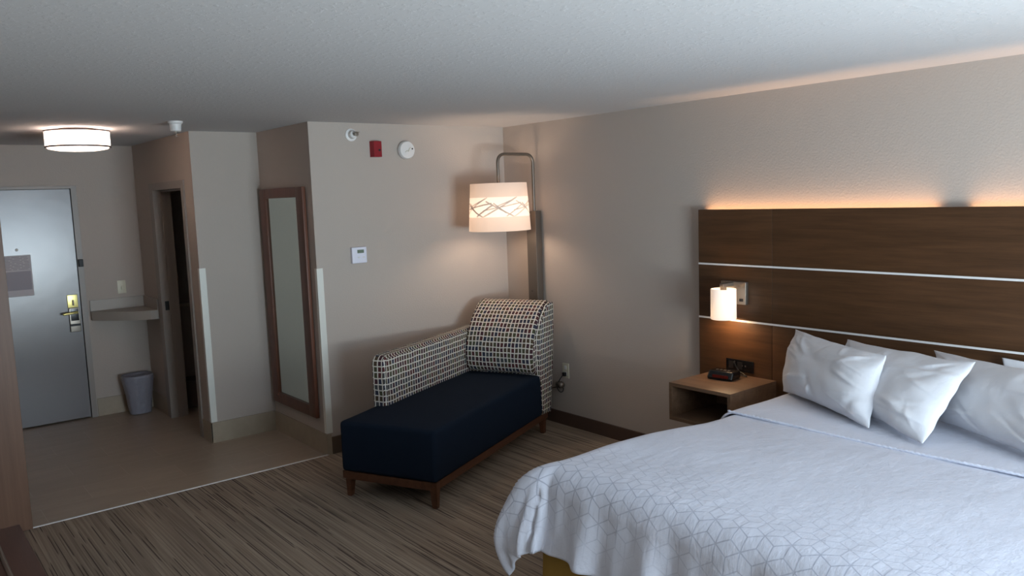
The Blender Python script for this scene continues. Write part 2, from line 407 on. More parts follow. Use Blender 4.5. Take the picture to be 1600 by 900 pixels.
# ------------------------------------------------------------------ wall and ceiling devices
t = thing('light_switch', 'small ivory light switch plate on the entry wall above the corner ledge', 'switch', (-2.489, YD, 1.16))
bx('switch_plate', IVORY, t, -2.525, -2.453, YD-0.006, YD, 1.10, 1.22, bev=0.002); bx('toggle', IVORY, t, -2.495, -2.483, YD-0.018, YD-0.005, 1.135, 1.165, bev=0.002); fix(t)
t = thing('thermostat', 'white square thermostat with a small display on the back wall', 'thermostat', (-1.43, 0, 1.465))
bx('housing', THRM, t, -1.490, -1.368, -0.028, 0, 1.405, 1.525, bev=0.006); bx('display', LCD, t, -1.447, -1.392, -0.0292, -0.027, 1.480, 1.505)
for q in (-1.437, -1.397): bx('button', WPLASTIC, t, q-0.008, q+0.008, -0.031, -0.027, 1.443, 1.453, bev=0.001)
fix(t)
t = thing('fire_alarm', 'dark red rectangular fire alarm box high on the back wall', 'alarm', (-1.24, 0, 2.248))
b = B(); vs = box(b, -1.280, -1.203, -0.045, 0, 2.19, 2.307)
for q in vs:
    if q.co.y < -0.02 and q.co.x < -1.25: q.co.x += 0.012
obj('housing', b, RED, t); b = B(); lathe(b, [(0.0, -0.050), (0.008, -0.049), (0.009, -0.044)], (-1.222, 0, 2.24), 14, 'y'); obj('sounder', b, BLACKM, t); fix(t)
t = thing('smoke_detector', 'round white smoke detector on the back wall right of the red alarm', 'smoke detector', (-0.975, 0, 2.243))
b = B(); lathe(b, [(0.066, 0), (0.070, -0.012), (0.070, -0.030), (0.063, -0.043), (0.0005, -0.050)], (-0.975, 0, 2.243), 40, 'y'); obj('housing', b, WPLASTIC, t, 'auto')
b = B(); tube(b, smooth_spline([(-1.00, -0.049, 2.225), (-0.985, -0.052, 2.238), (-0.972, -0.052, 2.232), (-0.965, -0.052, 2.252), (-0.95, -0.049, 2.262)], 5), 0.0025, 8); obj('emblem', b, IVORY, t)
b = B(); lathe(b, [(0.0, -0.049), (0.006, -0.049), (0.006, -0.044)], (-0.935, 0, 2.252), 12, 'y'); obj('indicator', b, BLACKM, t); fix(t)
t = thing('wall_sprinkler', 'white sprinkler head sticking out of the back wall near the ceiling', 'sprinkler', (-1.43, 0, 2.352))
b = B(); lathe(b, [(0.046, 0), (0.046, -0.006), (0.030, -0.010), (0.028, -0.045), (0.022, -0.05), (0.0005, -0.05)], (-1.43, 0, 2.352), 28, 'y'); obj('escutcheon', b, WPLASTIC, t, 'auto')
b = B(); lathe(b, [(0.010, -0.05), (0.010, -0.065), (0.004, -0.068), (0.004, -0.085), (0.017, -0.086), (0.017, -0.089), (0.0005, -0.09)], (-1.43, 0, 2.352), 20, 'y'); box(b, -1.442, -1.418, -0.118, -0.086, 2.363, 2.366); obj('nozzle', b, NICKEL, t, 'auto'); fix(t)
SX, SY = -2.60, 0.25
t = thing('ceiling_sprinkler', 'white pendent sprinkler head hanging from the ceiling by the bathroom corner', 'sprinkler', (SX, SY, H))
b = B(); lathe(b, [(0.0005, H), (0.048, H), (0.047, H-0.012), (0.038, H-0.02), (0.034, H-0.062), (0.026, H-0.068), (0.0005, H-0.068)], (SX, SY, 0), 28); obj('escutcheon', b, WPLASTIC, t, 'auto')
b = B(); lathe(b, [(0.009, H-0.066), (0.009, H-0.078), (0.004, H-0.08), (0.004, H-0.098), (0.014, H-0.1), (0.014, H-0.103), (0.0005, H-0.103)], (SX, SY, 0), 16); obj('nozzle', b, NICKEL, t, 'auto'); fix(t)

# ceiling drum light
CX, CY = -3.06, 0.95
t = thing('ceiling_light', 'round drum ceiling light glowing above the tiled entry', 'ceiling light', (CX, CY, H))
b = B(); lathe(b, [(0.0005, H), (0.12, H), (0.12, H-0.02), (0.0005, H-0.02)], (CX, CY, 0)); obj('canopy', b, NICKEL2, t)
b = B(); lathe(b, [(0.205, H-0.022), (0.205, H-0.125)], (CX, CY, 0), 64); obj('drum_shade', b, DRUM, t, True)
b = B(); lathe(b, [(0.2, H-0.014), (0.209, H-0.014), (0.209, H-0.024), (0.2, H-0.024), (0.2, H-0.014)], (CX, CY, 0), 64); obj('top_band', b, BRONZE, t)
b = B(); lathe(b, [(0.2, H-0.122), (0.209, H-0.122), (0.209, H-0.133), (0.2, H-0.133), (0.2, H-0.122)], (CX, CY, 0), 64); obj('bottom_band', b, BRONZE, t)
b = B(); lathe(b, [(0.196, H-0.128), (0.19, H-0.140), (0.14, H-0.150), (0.0005, H-0.155)], (CX, CY, 0), 64); obj('diffuser', b, DRUMD, t, True); fix(t)
point('ceiling_light_lamp', (CX, CY, H-0.075), 9, (1, 0.84, 0.74), 0.06)

# ------------------------------------------------------------------ mirror
t = thing('wall_mirror', 'tall narrow mirror with a reddish brown wooden frame on the side wall', 'mirror', (XA, 0.52, 0.25))
M0, M1, MZ0, MZ1, fwid = 0.10, 0.895, 0.262, 1.985, 0.115
MX = XA-0.004
b = B()
box(b, MX-0.028, MX, M0, M0+fwid, MZ0, MZ1, bev=0.004); box(b, MX-0.028, MX, M1-fwid, M1, MZ0, MZ1, bev=0.004)
box(b, MX-0.027, MX, M0+fwid, M1-fwid, MZ0, MZ0+0.085); box(b, MX-0.027, MX, M0+fwid, M1-fwid, MZ1-0.075, MZ1)
obj('frame', b, MIRWOOD, t, 'auto'); bx('mirror_glass', MIRROR, t, MX-0.014, MX-0.002, M0+fwid-0.005, M1-fwid+0.005, MZ0+0.08, MZ1-0.07); fix(t)

# ------------------------------------------------------------------ corner ledge in the entry
t = thing('corner_ledge', 'grey laminate corner ledge with curved front beside the entry door', 'shelf', (XC, YD, 0.9))
def ledge_prism(b, z0, z1, ins=0.0):
    pts = [(XC, YD), (XC-0.47+ins, YD), (XC-0.47+ins, YD-0.06)]
    for i in range(1, 12):
        a = i/12; x = XC-0.47+ins + (0.47-ins)*a; pts.append((x, YD-0.06-(0.40-ins)*math.sin(a*PI/2)))
    pts.append((XC, YD-0.46+ins))
    lo = [b.verts.new((x, y, z0)) for x, y in pts]; hi = [b.verts.new((x, y, z1)) for x, y in pts]
    b.faces.new(lo); b.faces.new(hi)
    for i in range(len(pts)): j = (i+1) % len(pts); b.faces.new((lo[i], lo[j], hi[j], hi[i]))
b = B(); ledge_prism(b, 0.885, 0.965); obj('ledge_top', b, COUNTER, t)
b = B(); box(b, XC-0.47, XC-0.018, YD-0.018, YD, 0.965, 1.062); box(b, XC-0.018, XC, YD-0.46, YD, 0.965, 1.062); obj('backsplash', b, COUNTER, t); fix(t)

# ------------------------------------------------------------------ waste bins
def bin_(name, cx, cy, h, rt_, rb_, mt, label, wr=0.010):
    t = thing(name, label, 'waste bin', (cx, cy, 0))
    def ring(r, z, k):
        out = []
        for i in range(48):
            a = 2*PI*i/48; s = (abs(math.cos(a))**2.6 + abs(math.sin(a))**2.6)**(-1/2.6)
            w = 1 + k*(noise.noise(Vector((math.cos(a)*2.2, math.sin(a)*2.2, z*6+cx)))) 
            out.append(Vector((cx + r*s*w*math.cos(a), cy + r*s*w*math.sin(a)*0.82, z)))
        return out
    def skin(b, prof):
        rs = [[b.verts.new(p) for p in ring(*q)] for q in prof]
        for a, c in zip(rs, rs[1:]):
            for i in range(48): b.faces.new((a[i], a[(i+1) % 48], c[(i+1) % 48], c[i]))
        b.faces.new(rs[-1])
    b = B(); skin(b, [(rt_*0.97, h-0.012, 0), (rb_*0.95, 0.004, 0)]); obj('bucket', b, mt, t, 'auto')
    b = B(); prof = [(rt_*0.90, h*0.55, 0.1), (rt_*0.95, h-0.02, 0.04), (rt_*1.0, h, 0.05), (rt_*1.05, h-0.012, 0.05)]
    for i in range(9):
        q = i/8; prof.append((rt_*1.045*(1-q)+rb_*1.03*q, (h-0.03)*(1-q)+0.006*q, 0.07))
    rs = [[b.verts.new(p) for p in ring(*q)] for q in prof]
    for a, c in zip(rs, rs[1:]):
        for i in range(48): b.faces.new((a[i], a[(i+1) % 48], c[(i+1) % 48], c[i]))
    obj('bin_liner', b, mt, t, True); fix(t); return t
bin_('waste_bin', -2.462, 2.415, 0.365, 0.125, 0.088, BAG, 'grey waste bin with a plastic liner in the corner of the entry')
bin_('waste_bin', -2.02, 2.30, 0.27, 0.11, 0.09, BIN2, 'dim waste bin on the bathroom floor inside the dark doorway')

# bathroom vanity, deep in shade
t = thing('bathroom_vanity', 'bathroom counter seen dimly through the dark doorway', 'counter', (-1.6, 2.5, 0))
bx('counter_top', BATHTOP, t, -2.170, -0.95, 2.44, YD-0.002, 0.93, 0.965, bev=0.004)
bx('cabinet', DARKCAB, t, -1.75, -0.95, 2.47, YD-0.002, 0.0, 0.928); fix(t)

# ------------------------------------------------------------------ wardrobe at the left edge
t = thing('wardrobe', 'tall brown veneer wardrobe side at the left edge, at the end of the carpet', 'wardrobe', (-4.1, 0.3, 0))
wx0, wx1, wy0, wy1 = XL+0.002, -3.69, -0.03, 0.60
bx('side_panel', WARDWOOD, t, wx0, wx1, wy0, wy0+0.022, 0.003, 2.25, bev=0.0015)
bx('side_panel', WARDWOOD, t, wx0, wx1, wy1-0.022, wy1, 0.003, 2.25)
bx('top_panel', WARDWOOD, t, wx0, wx1, wy0+0.022, wy1-0.022, 2.228, 2.25); bx('back_panel', WARDWOOD, t, wx0, wx0+0.012, wy0+0.022, wy1-0.022, 0.06, 2.228)
dd = bx('door', WARDWOOD, t, wx1-0.020, wx1, wy0+0.024, wy1-0.024, 0.06, 2.225); bx('handle', NICKEL, dd, wx1, wx1+0.02, 0.50, 0.512, 1.0, 1.2, bev=0.003)
bx('plinth', WARDWOOD, t, wx1-0.05, wx1-0.03, wy0+0.022, wy1-0.022, 0.003, 0.06); fix(t)
# luggage bench
t = thing('luggage_bench', 'low dark brown luggage bench with a metal rail at the lower left', 'bench', (-4.25, -1.9, 0))
gx0, gx1, gy0, gy1 = XL+0.016, -3.897, -2.55, -1.368
bx('bench_top', BENCHWOOD, t, gx0, gx1, gy0, gy1, 0.46, 0.50, bev=0.004)
bx('side_panel', BENCHWOOD, t, gx0, gx1-0.01, gy0+0.01, gy0+0.035, 0.002, 0.46); bx('side_panel', BENCHWOOD, t, gx0, gx1-0.01, gy1-0.035, gy1-0.01, 0.002, 0.46)
for q in (0, 1, 2):
    xx = -4.005 - q*0.17
    b = B(); tube(b, [(xx, gy1-0.125, 0.503), (xx, gy0+0.10, 0.503)], 0.009); obj('luggage_rail', b, NICKEL, t, 'auto')
fix(t)

# ------------------------------------------------------------------ chaise longue (local frame: u along length, w towards the wall)
ang = math.atan2(0.429, 0.903)
ch = thing('chaise_longue', 'navy chaise longue with checked back and single arm set diagonally in the corner', 'chaise', (-1.78, -1.465, 0), ang)
LU, LW = 1.72, 0.69
# seat
b = B(); box(b, -0.005, 1.60, -0.012, LW, 0.165, 0.487, bev=0.028)
for q in b.verts:
    if q.co.z > 0.4:
        fx_, fy_ = max(0, min(1, q.co.x/1.6)), max(0, min(1, q.co.y/LW)); 
bmesh.ops.subdivide_edges(b, edges=[e for e in b.edges if e.calc_length() > 0.25], cuts=14, use_grid_fill=True)
for q in b.verts:
    if q.co.z > 0.47: q.co.z += 0.016*math.sin(PI*max(0, min(1, q.co.x/1.6)))**0.5*math.sin(PI*max(0, min(1, q.co.y/LW)))**0.6
    q.co += Vector((0, 0, 1))*0.002*noise.noise(q.co*5)
obj('seat', b, NAVY, ch, 'auto')
# base rails
b = B(); box(b, 0.005, 1.72, 0.0, 0.03, 0.115, 0.165, bev=0.002); box(b, 0.005, 1.72, LW-0.03, LW, 0.115, 0.165, bev=0.002); box(b, 0.0, 0.03, 0.03, LW-0.03, 0.115, 0.165, bev=0.002); box(b, 1.69, 1.72, 0.03, LW-0.03, 0.115, 0.165)
obj('base_rail', b, LEGWOOD, ch, 'auto')
def leg(u, w, su, sw):
    b = B(); r = bmesh.ops.create_cube(b, size=1)
    for q in r['verts']:
        top = q.co.z > 0; s = 0.034 if top else 0.021
        q.co = Vector((u + q.co.x*2*s*0.8 + (0 if top else su*0.006), w + q.co.y*2*s*0.8 + (0 if top else sw*0.004), 0.165 if top else 0.0))
    bmesh.ops.bevel(b, geom=list(b.edges), offset=0.004, segments=2, affect='EDGES')
    obj('leg', b, LEGWOOD, ch, 'auto')
leg(0.030, 0.022, -1, -1); leg(0.030, LW-0.045, -1, 1); leg(1.665, 0.028, 1, -1); leg(1.665, LW-0.04, 1, 1)
def add_uv(b, f):
    uv = b.loops.layers.uv.new('UVMap')
    for fc in b.faces:
        fc.normal_update()
        for l in fc.loops: l[uv].uv = f(l.vert.co, fc.normal)
def profile_extrude(b, prof, w0, w1, n=20, wob=0.0, axis='w', round_=0.02):
    """closed (u,z) profile extruded over w with rounded ends"""
    secs = []
    cu = sum(p[0] for p in prof)/len(prof); cz = sum(p[1] for p in prof)/len(prof)
    ws = [(w0, round_), (w0+round_*0.3, round_*0.29), (w0+round_, 0)] + [(w0+round_+(w1-w0-2*round_)*i/n, 0) for i in range(1, n)] + [(w1-round_, 0), (w1-round_*0.3, round_*0.29), (w1, round_)]
    N = len(prof); nor = []
    area_ = sum(prof[i][0]*prof[(i+1) % N][1]-prof[(i+1) % N][0]*prof[i][1] for i in range(N)); sg = 1 if area_ > 0 else -1
    for i in range(N):
        a, c = Vector(prof[i-1]), Vector(prof[(i+1) % N]); d = (c-a).normalized(); nor.append(Vector((d.y, -d.x))*sg)
    for w, ins in ws:
        secs.append([b.verts.new((p[0]-nor[i].x*ins, w, p[1]-nor[i].y*ins)) for i, p in enumerate(prof)])
    for a, c in zip(secs, secs[1:]):
        for i in range(N): b.faces.new((a[i], a[(i+1) % N], c[(i+1) % N], c[i]))
    b.faces.new(secs[0]); b.faces.new(secs[-1])
    cum = [0]
    for i in range(N): cum.append(cum[-1] + (Vector(prof[(i+1) % N])-Vector(prof[i])).length)
    return secs, cum
def prof_uv(b, secs, cum):
    uv = b.loops.layers.uv.new('UVMap'); idx = {}
    for s in secs:
        for i, q in enumerate(s): idx[q] = i
    N = len(secs[0])
    for fc in b.faces:
        if len(fc.verts) == 4:
            ii = [idx[l.vert] for l in fc.loops]; wrap = (max(ii) - min(ii) > 1)
            for l, i in zip(fc.loops, ii):
                c_ = cum[N] if (wrap and i == 0) else cum[i]
                l[uv].uv = (l.vert.co.y, c_)
        else:
            for l in fc.loops: l[uv].uv = (l.vert.co.x*0.95, l.vert.co.z)
def resample(pts, n):
    P = [Vector((a, c, 0)) for a, c in pts]; out = smooth_spline(P, 6)
    return [(p.x, p.y) for p in out]
# back frame (outer shell) : straight rear, side panel seen from the open side
front = resample([(1.60, 0.17), (1.565, 0.40), (1.545, 0.60), (1.560, 0.78), (1.62, 0.90), (1.72, 0.995), (1.80, 1.022)], 0)
rear = resample([(1.858, 1.018), (1.872, 0.98), (1.860, 0.80), (1.815, 0.45), (1.755, 0.155)], 0)
b = B(); secs, cum = profile_extrude(b, front + rear, -0.012, 0.60, 16, round_=0.006); prof_uv(b, secs, cum)
obj('backrest', b, CHECK, ch, 'auto')
# front cushion of the back, fuller in the middle
front2 = resample([(1.58, 0.492), (1.500, 0.52), (1.470, 0.62), (1.490, 0.75), (1.555, 0.87), (1.65, 0.965), (1.75, 1.022), (1.815, 1.036)], 0)
rear2 = [(1.812, 1.018), (1.74, 0.99), (1.66, 0.93), (1.60, 0.82), (1.575, 0.65), (1.590, 0.50)]
b = B(); secs, cum = profile_extrude(b, front2 + rear2, 0.010, 0.585, 16, round_=0.022); prof_uv(b, secs, cum)
obj('back_cushion', b, CHECK, ch, 'auto')
# arm
b = B(); box(b, 0.385, 1.80, 0.590, 0.705, 0.455, 0.832)
es = [e for e in b.edges if (all(q.co.z > 0.8 for q in e.verts)) or all(q.co.x < 0.4 for q in e.verts)]
r = bmesh.ops.bevel(b, geom=[e for e in b.edges if all(q.co.z > 0.8 for q in e.verts) and all(q.co.x < 0.4 for q in e.verts)], offset=0.06, segments=6, affect='EDGES', profile=0.5)
es = [e for e in b.edges if e.calc_face_angle(0) > 0.0 and all(q.co.z > 0.46 or q.co.x < 0.4 for q in e.verts) and (len({f.normal.y.__round__(1) for f in e.link_faces}) > 1)]
bmesh.ops.bevel(b, geom=es, offset=0.018, segments=3, affect='EDGES')
def arm_uv(p, n):
    if abs(n.y) > 0.6: return (p.x, p.z)
    if abs(n.x) > 0.6: return (p.y, p.z)
    return (p.x, p.y + 0.35)
add_uv(b, arm_uv); obj('arm', b, CHECK, ch, 'auto')

# ------------------------------------------------------------------ arched lamp in the corner
t = thing('arc_floor_lamp', 'dark nickel lamp with arched arm and drum shade behind the chaise', 'lamp', (-0.045, -0.42, 0))
bx('post', NICKEL2, t, -0.078, -0.016, -0.480, -0.365, 0.002, 1.735, bev=0.002)
b = B(); tube(b, arc_path([(-0.047, -0.43, 1.70), (-0.047, -0.43, 2.19), (-0.405, -0.43, 2.19), (-0.405, -0.43, 1.93)], 0.075), 0.0125, 14); obj('arched_arm', b, NICKEL2, t, 'auto')
LX, LY, LZ0, LZ1 = -0.405, -0.43, 1.598, 1.965
R0, R1 = 0.243, 0.221
za, zb = LZ0+(LZ1-LZ0)*0.30, LZ0+(LZ1-LZ0)*0.71
def RR(z): return R0 + (R1-R0)*(z-LZ0)/(LZ1-LZ0)
b = B(); lathe(b, [(RR(LZ0), LZ0), (RR(za), za)], (LX, LY, 0), 72); lathe(b, [(RR(zb), zb), (RR(LZ1), LZ1)], (LX, LY, 0), 72)
sh = obj('lamp_shade', b, SHADE, t, True)
b = B(); lathe(b, [(RR(za), za), (RR(zb), zb)], (LX, LY, 0), 72); obj('shade_cutout_band', b, SHADEBAND, sh, True)
b = B(); rr = random.Random(11)
def strip_on_shade(b, a0, z0, a1, z1, w=0.0045, n=14):
    prev = None
    for i in range(n+1):
        q = i/n; a = a0+(a1-a0)*q; z = z0+(z1-z0)*q; r = RR(z)+0.0018
        dl = Vector(((a1-a0)*r, z1-z0)).normalized(); nx, nz = -dl.y*w, dl.x*w
        row = []
        for s in (-1, 1):
            aa = a+s*nx/r; zz = min(zb, max(za, z+s*nz)); row.append(b.verts.new((LX+r*math.cos(aa), LY+r*math.sin(aa), zz)))
        if prev: b.faces.new((prev[0], prev[1], row[1], row[0]))
        prev = row
k = 0; a = 0
zm = (za+zb)/2
for i in range(6):
    a0 = 2*PI*i/6 + 0.35; st = 2*PI/6
    P_ = [(0, za, 1.15, zb), (0.1, zb-.03, 1.0, za), (0.0, zm-.025, 1.3, zm+.03), (0.45, zm+.005, 1.1, zb-.01), (0.35, zb-.045, 0.75, za+.03), (0.75, za+.005, 1.35, zm+.02)]
    for q0, z0, q1, z1 in P_: strip_on_shade(b, a0+st*q0, z0, a0+st*q1, z1, rr.uniform(0.0035, 0.006))
obj('shade_lattice', b, SHADELINE, sh)
b = B(); lathe(b, [(0.0005, 1.94), (0.02, 1.94), (0.02, 1.85), (0.0005, 1.85)], (LX, LY, 0), 16); lathe(b, [(0.0005, 1.90), (0.006, 1.9)], (LX, LY, 0), 8)
for k in range(3):
    a = 2*PI*k/3; tube(b, [(LX, LY, 1.93), (LX+0.221*math.cos(a), LY+0.221*math.sin(a), 1.955)], 0.002, 6)
obj('shade_holder', b, NICKEL, t)
b = B(); bmesh.ops.create_uvsphere(b, u_segments=16, v_segments=10, radius=0.03, matrix=Matrix.Translation((LX, LY, 1.80))); obj('bulb', b, BULB, t, True)
bx('screw', BLACKM, t, -0.080, -0.077, -0.415, -0.407, 1.08, 1.088)
fix(t)
point('arc_lamp_light', (LX, LY, 1.74), 6.0, (1, 0.76, 0.57), 0.08)

# wall outlet behind the chaise with plugged adapter
t = thing('wall_outlet', 'ivory wall outlet with a plugged cord on the wall right of the chaise', 'outlet', (0, -0.7, 0.45))
bx('outlet_plate', IVORY, t, -0.007, 0, -0.745, -0.672, 0.392, 0.512, bev=0.002); bx('socket', WPLASTIC, t, -0.009, -0.006, -0.722, -0.694, 0.462, 0.492, bev=0.001); bx('socket', WPLASTIC, t, -0.009, -0.006, -0.722, -0.694, 0.412, 0.442, bev=0.001); fix(t)
lampt = bpy.data.objects['arc_floor_lamp']
b = B(); tube(b, smooth_spline([(-0.034, -0.705, 0.42), (-0.05, -0.69, 0.39), (-0.045, -0.66, 0.35), (-0.035, -0.63, 0.31), (-0.03, -0.655, 0.275), (-0.03, -0.69, 0.28), (-0.03, -0.70, 0.31), (-0.03, -0.66, 0.32), (-0.025, -0.60, 0.30), (-0.02, -0.50, 0.27), (-0.03, -0.46, 0.25)]), 0.0035, 8); cb = obj('power_cord', b, BLACKM, lampt, True)
bx('plug', BLACKM, cb, -0.034, -0.0095, -0.722, -0.694, 0.410, 0.440, bev=0.004)
b = B(); lathe(b, [(0.0005, -0.03), (0.022, -0.026), (0.030, 0), (0.024, 0.035), (0.0005, 0.045)], (-0.035, -0.675, 0.335), 20, 'y'); obj('switch_knob', b, NICKEL2, cb, True); fix(lampt)

# ------------------------------------------------------------------ headboard
HY0, HY1, HZ0, HZ1 = -2.088, -5.716, 0.30, 1.732
t = thing('headboard', 'wide dark wood wall headboard with two white inlay lines behind the bed', 'headboard', (0, -3.9, 0.3))
seams = [HY0, -2.638, -5.166, HY1]
for a_, c_ in zip(seams, seams[1:]):
    for z0, z1 in ((HZ0, 1.025), (1.037, 1.376), (1.388, HZ1)):
        bx('panel', HBWOOD, t, -0.060, -0.040, c_+0.0012, a_-0.0012, z0, z1, bev=0.0008)
bx('inlay_strip', WHITE_INLAY, t, -0.0615, -0.042, HY1, HY0, 1.0255, 1.0365); bx('inlay_strip', WHITE_INLAY, t, -0.0615, -0.042, HY1, HY0, 1.3765, 1.3875)
for q in (HY0-0.10, -2.638, -3.66, -5.166, HY1+0.1): bx('batten', BLACKM, t, -0.040, -0.001, q-0.03, q+0.03, HZ0+0.02, HZ1-0.12)
runs = [(-2.125, -3.575), (-3.735, -5.05), (-5.2, -5.68)]
for a_, c_ in runs:
    bx('led_strip', LED, t, -0.030, -0.018, c_, a_, HZ1-0.050, HZ1-0.044)
fix(t)
for a_, c_ in runs:
    area('headboard_uplight', (-0.024, (a_+c_)/2, HZ1-0.035), (PI, 0, 0), 0.012, abs(a_-c_), 1.25*abs(a_-c_), (1, 0.55, 0.27), math.radians(110))

# power panel in headboard
t = thing('bedside_outlet', 'black socket panel set in the headboard above the nightstand', 'outlet', (-0.06, -2.40, 0.745))
bx('face_plate', BLACK, t, -0.067, -0.0605, -2.510, -2.305, 0.708, 0.782, bev=0.002)
for q in (-2.345, -2.41):
    bx('socket', BLACKM, t, -0.069, -0.066, q-0.018, q+0.018, 0.722, 0.768, bev=0.001)
for q in (-2.452, -2.447+0.02): bx('usb_port', NICKEL, t, -0.0685, -0.066, q-0.003, q+0.005, 0.742, 0.752)
fix(t)

# sconce
t = thing('wall_sconce', 'lit sconce with white cylinder shade on a nickel plate above the nightstand', 'wall lamp', (-0.06, -2.38, 1.2))
bx('back_plate', NICKEL, t, -0.090, -0.0605, -2.470, -2.285, 1.140, 1.282, bev=0.003)
bx('rocker_switch', BLACK, t, -0.0935, -0.089, -2.452, -2.425, 1.160, 1.178, bev=0.001)
SCX, SCY = -0.175, -2.368
b = B(); box(b, SCX-0.02, -0.088, SCY-0.014, SCY+0.014, 1.255, 1.278, bev=0.003); box(b, SCX-0.014, SCX+0.014, SCY-0.014, SCY+0.014, 1.20, 1.26); obj('arm', b, NICKEL2, t, 'auto')
b = B(); lathe(b, [(0.074, 1.243), (0.076, 1.245), (0.078, 1.243), (0.079, 1.058), (0.077, 1.055), (0.074, 1.058), (0.074, 1.243)], (SCX, SCY, 0), 48); obj('shade', b, SCONCE, t, 'auto')
b = B(); bmesh.ops.create_uvsphere(b, u_segments=16, v_segments=10, radius=0.022, matrix=Matrix.Translation((SCX, SCY, 1.125))); obj('bulb', b, BULB, t, True)
b = B(); tube(b, [(SCX, SCY, 1.21), (SCX, SCY, 1.12)], 0.012, 12); obj('lamp_holder', b, WPLASTIC, t); fix(t)
point('sconce_light', (SCX, SCY, 1.078), 3.0, (1, 0.68, 0.38), 0.02)

# ------------------------------------------------------------------ nightstand, clock
t = thing('nightstand', 'floating open wooden nightstand between the bed and the headboard end', 'nightstand', (-0.29, -2.43, 0.46))
NX0, NX1, NY0, NY1, NZ0, NZ1 = -0.520, -0.0605, -2.668, -2.214, 0.452, 0.687
bx('top', NSWOOD, t, NX0, NX1, NY0, NY1, NZ1-0.022, NZ1, bev=0.001)
bx('bottom_panel', NSWOOD, t, NX0, NX1, NY0, NY1, NZ0, NZ0+0.022, bev=0.001)
for y0 in (NY0, NY1-0.022): bx('side_panel', NSWOOD, t, NX0, NX1, y0, y0+0.022, NZ0+0.022, NZ1-0.022)
bx('back_panel', NSWOOD, t, NX1-0.012, NX1, NY0+0.022, NY1-0.022, NZ0+0.022, NZ1-0.022); fix(t)
t = thing('clock_radio', 'small black clock radio on the nightstand with a red display', 'clock', (-0.22, -2.40, 0.688), math.radians(8))
b = B(); box(b, -0.06, 0.06, -0.085, 0.085, 0.0, 0.052, bev=0.014)
for q in b.verts:
    if q.co.z > 0.03 and q.co.x < 0: q.co.x += 0.018
obj('housing', b, BLACK, t, 'auto')
b = B(); vs = box(b, -0.0615, -0.056, -0.060, 0.045, 0.015, 0.032)
obj('display', b, REDLED, t)
for k in range(4): bx('button', NICKEL2, t, -0.01, 0.005, -0.045+k*0.026, -0.029+k*0.026, 0.0515, 0.055, bev=0.001)
b = B(); tube(b, smooth_spline([(0.059, -0.03, 0.02), (0.085, -0.06, 0.012), (0.10, -0.10, 0.006), (0.125, -0.08, 0.006), (0.135, -0.03, 0.03), (0.13, -0.005, 0.075), (0.142, 0.0, 0.085)]), 0.004, 8)
obj('power_cord', b, BLACKM, t, True)

# ------------------------------------------------------------------ bed
BX0, BX1, BY0, BY1, BT = -0.075, -2.205, -4.86, -2.865, 0.695
t = thing('bed', 'king bed with a gold fabric skirt under white bedding', 'bed', (-1.14, -3.87, 0))
bx('mattress', MATT, t, BX1+0.045, BX0, BY0+0.045, BY1-0.045, 0.36, BT-0.03, bev=0.04)
b = B()   # box base skirt with soft pleats
N = 220; lo = []; hi = []
px0, px1, py0, py1 = BX1+0.035, BX0-0.005, BY0+0.04, BY1-0.04
per = []
def seg(a, c, n):
    for i in range(n): per.append((a[0]+(c[0]-a[0])*i/n, a[1]+(c[1]-a[1])*i/n))
seg((px0, py0), (px0, py1), 70); seg((px0, py1), (px1, py1), 70); seg((px1, py1), (px1, py0), 70); seg((px1, py0), (px0, py0), 70)
for i, (x, y) in enumerate(per):
    w = 0.010*noise.noise(Vector((x*6, y*6, 0))); nx = (-1 if x <= px0+1e-6 else 0); ny = (1 if y >= py1-1e-6 else (-1 if y <= py0+1e-6 else 0))
    lo.append(b.verts.new((x+nx*(w+0.006), y+ny*(w+0.006), 0.006))); hi.append(b.verts.new((x, y, 0.358)))
n = len(per)
for i in range(n): j = (i+1) % n; b.faces.new((lo[i], lo[j], hi[j], hi[i]))
b.faces.new(hi); obj('bed_skirt', b, GOLD, t, 'auto'); fix(t)

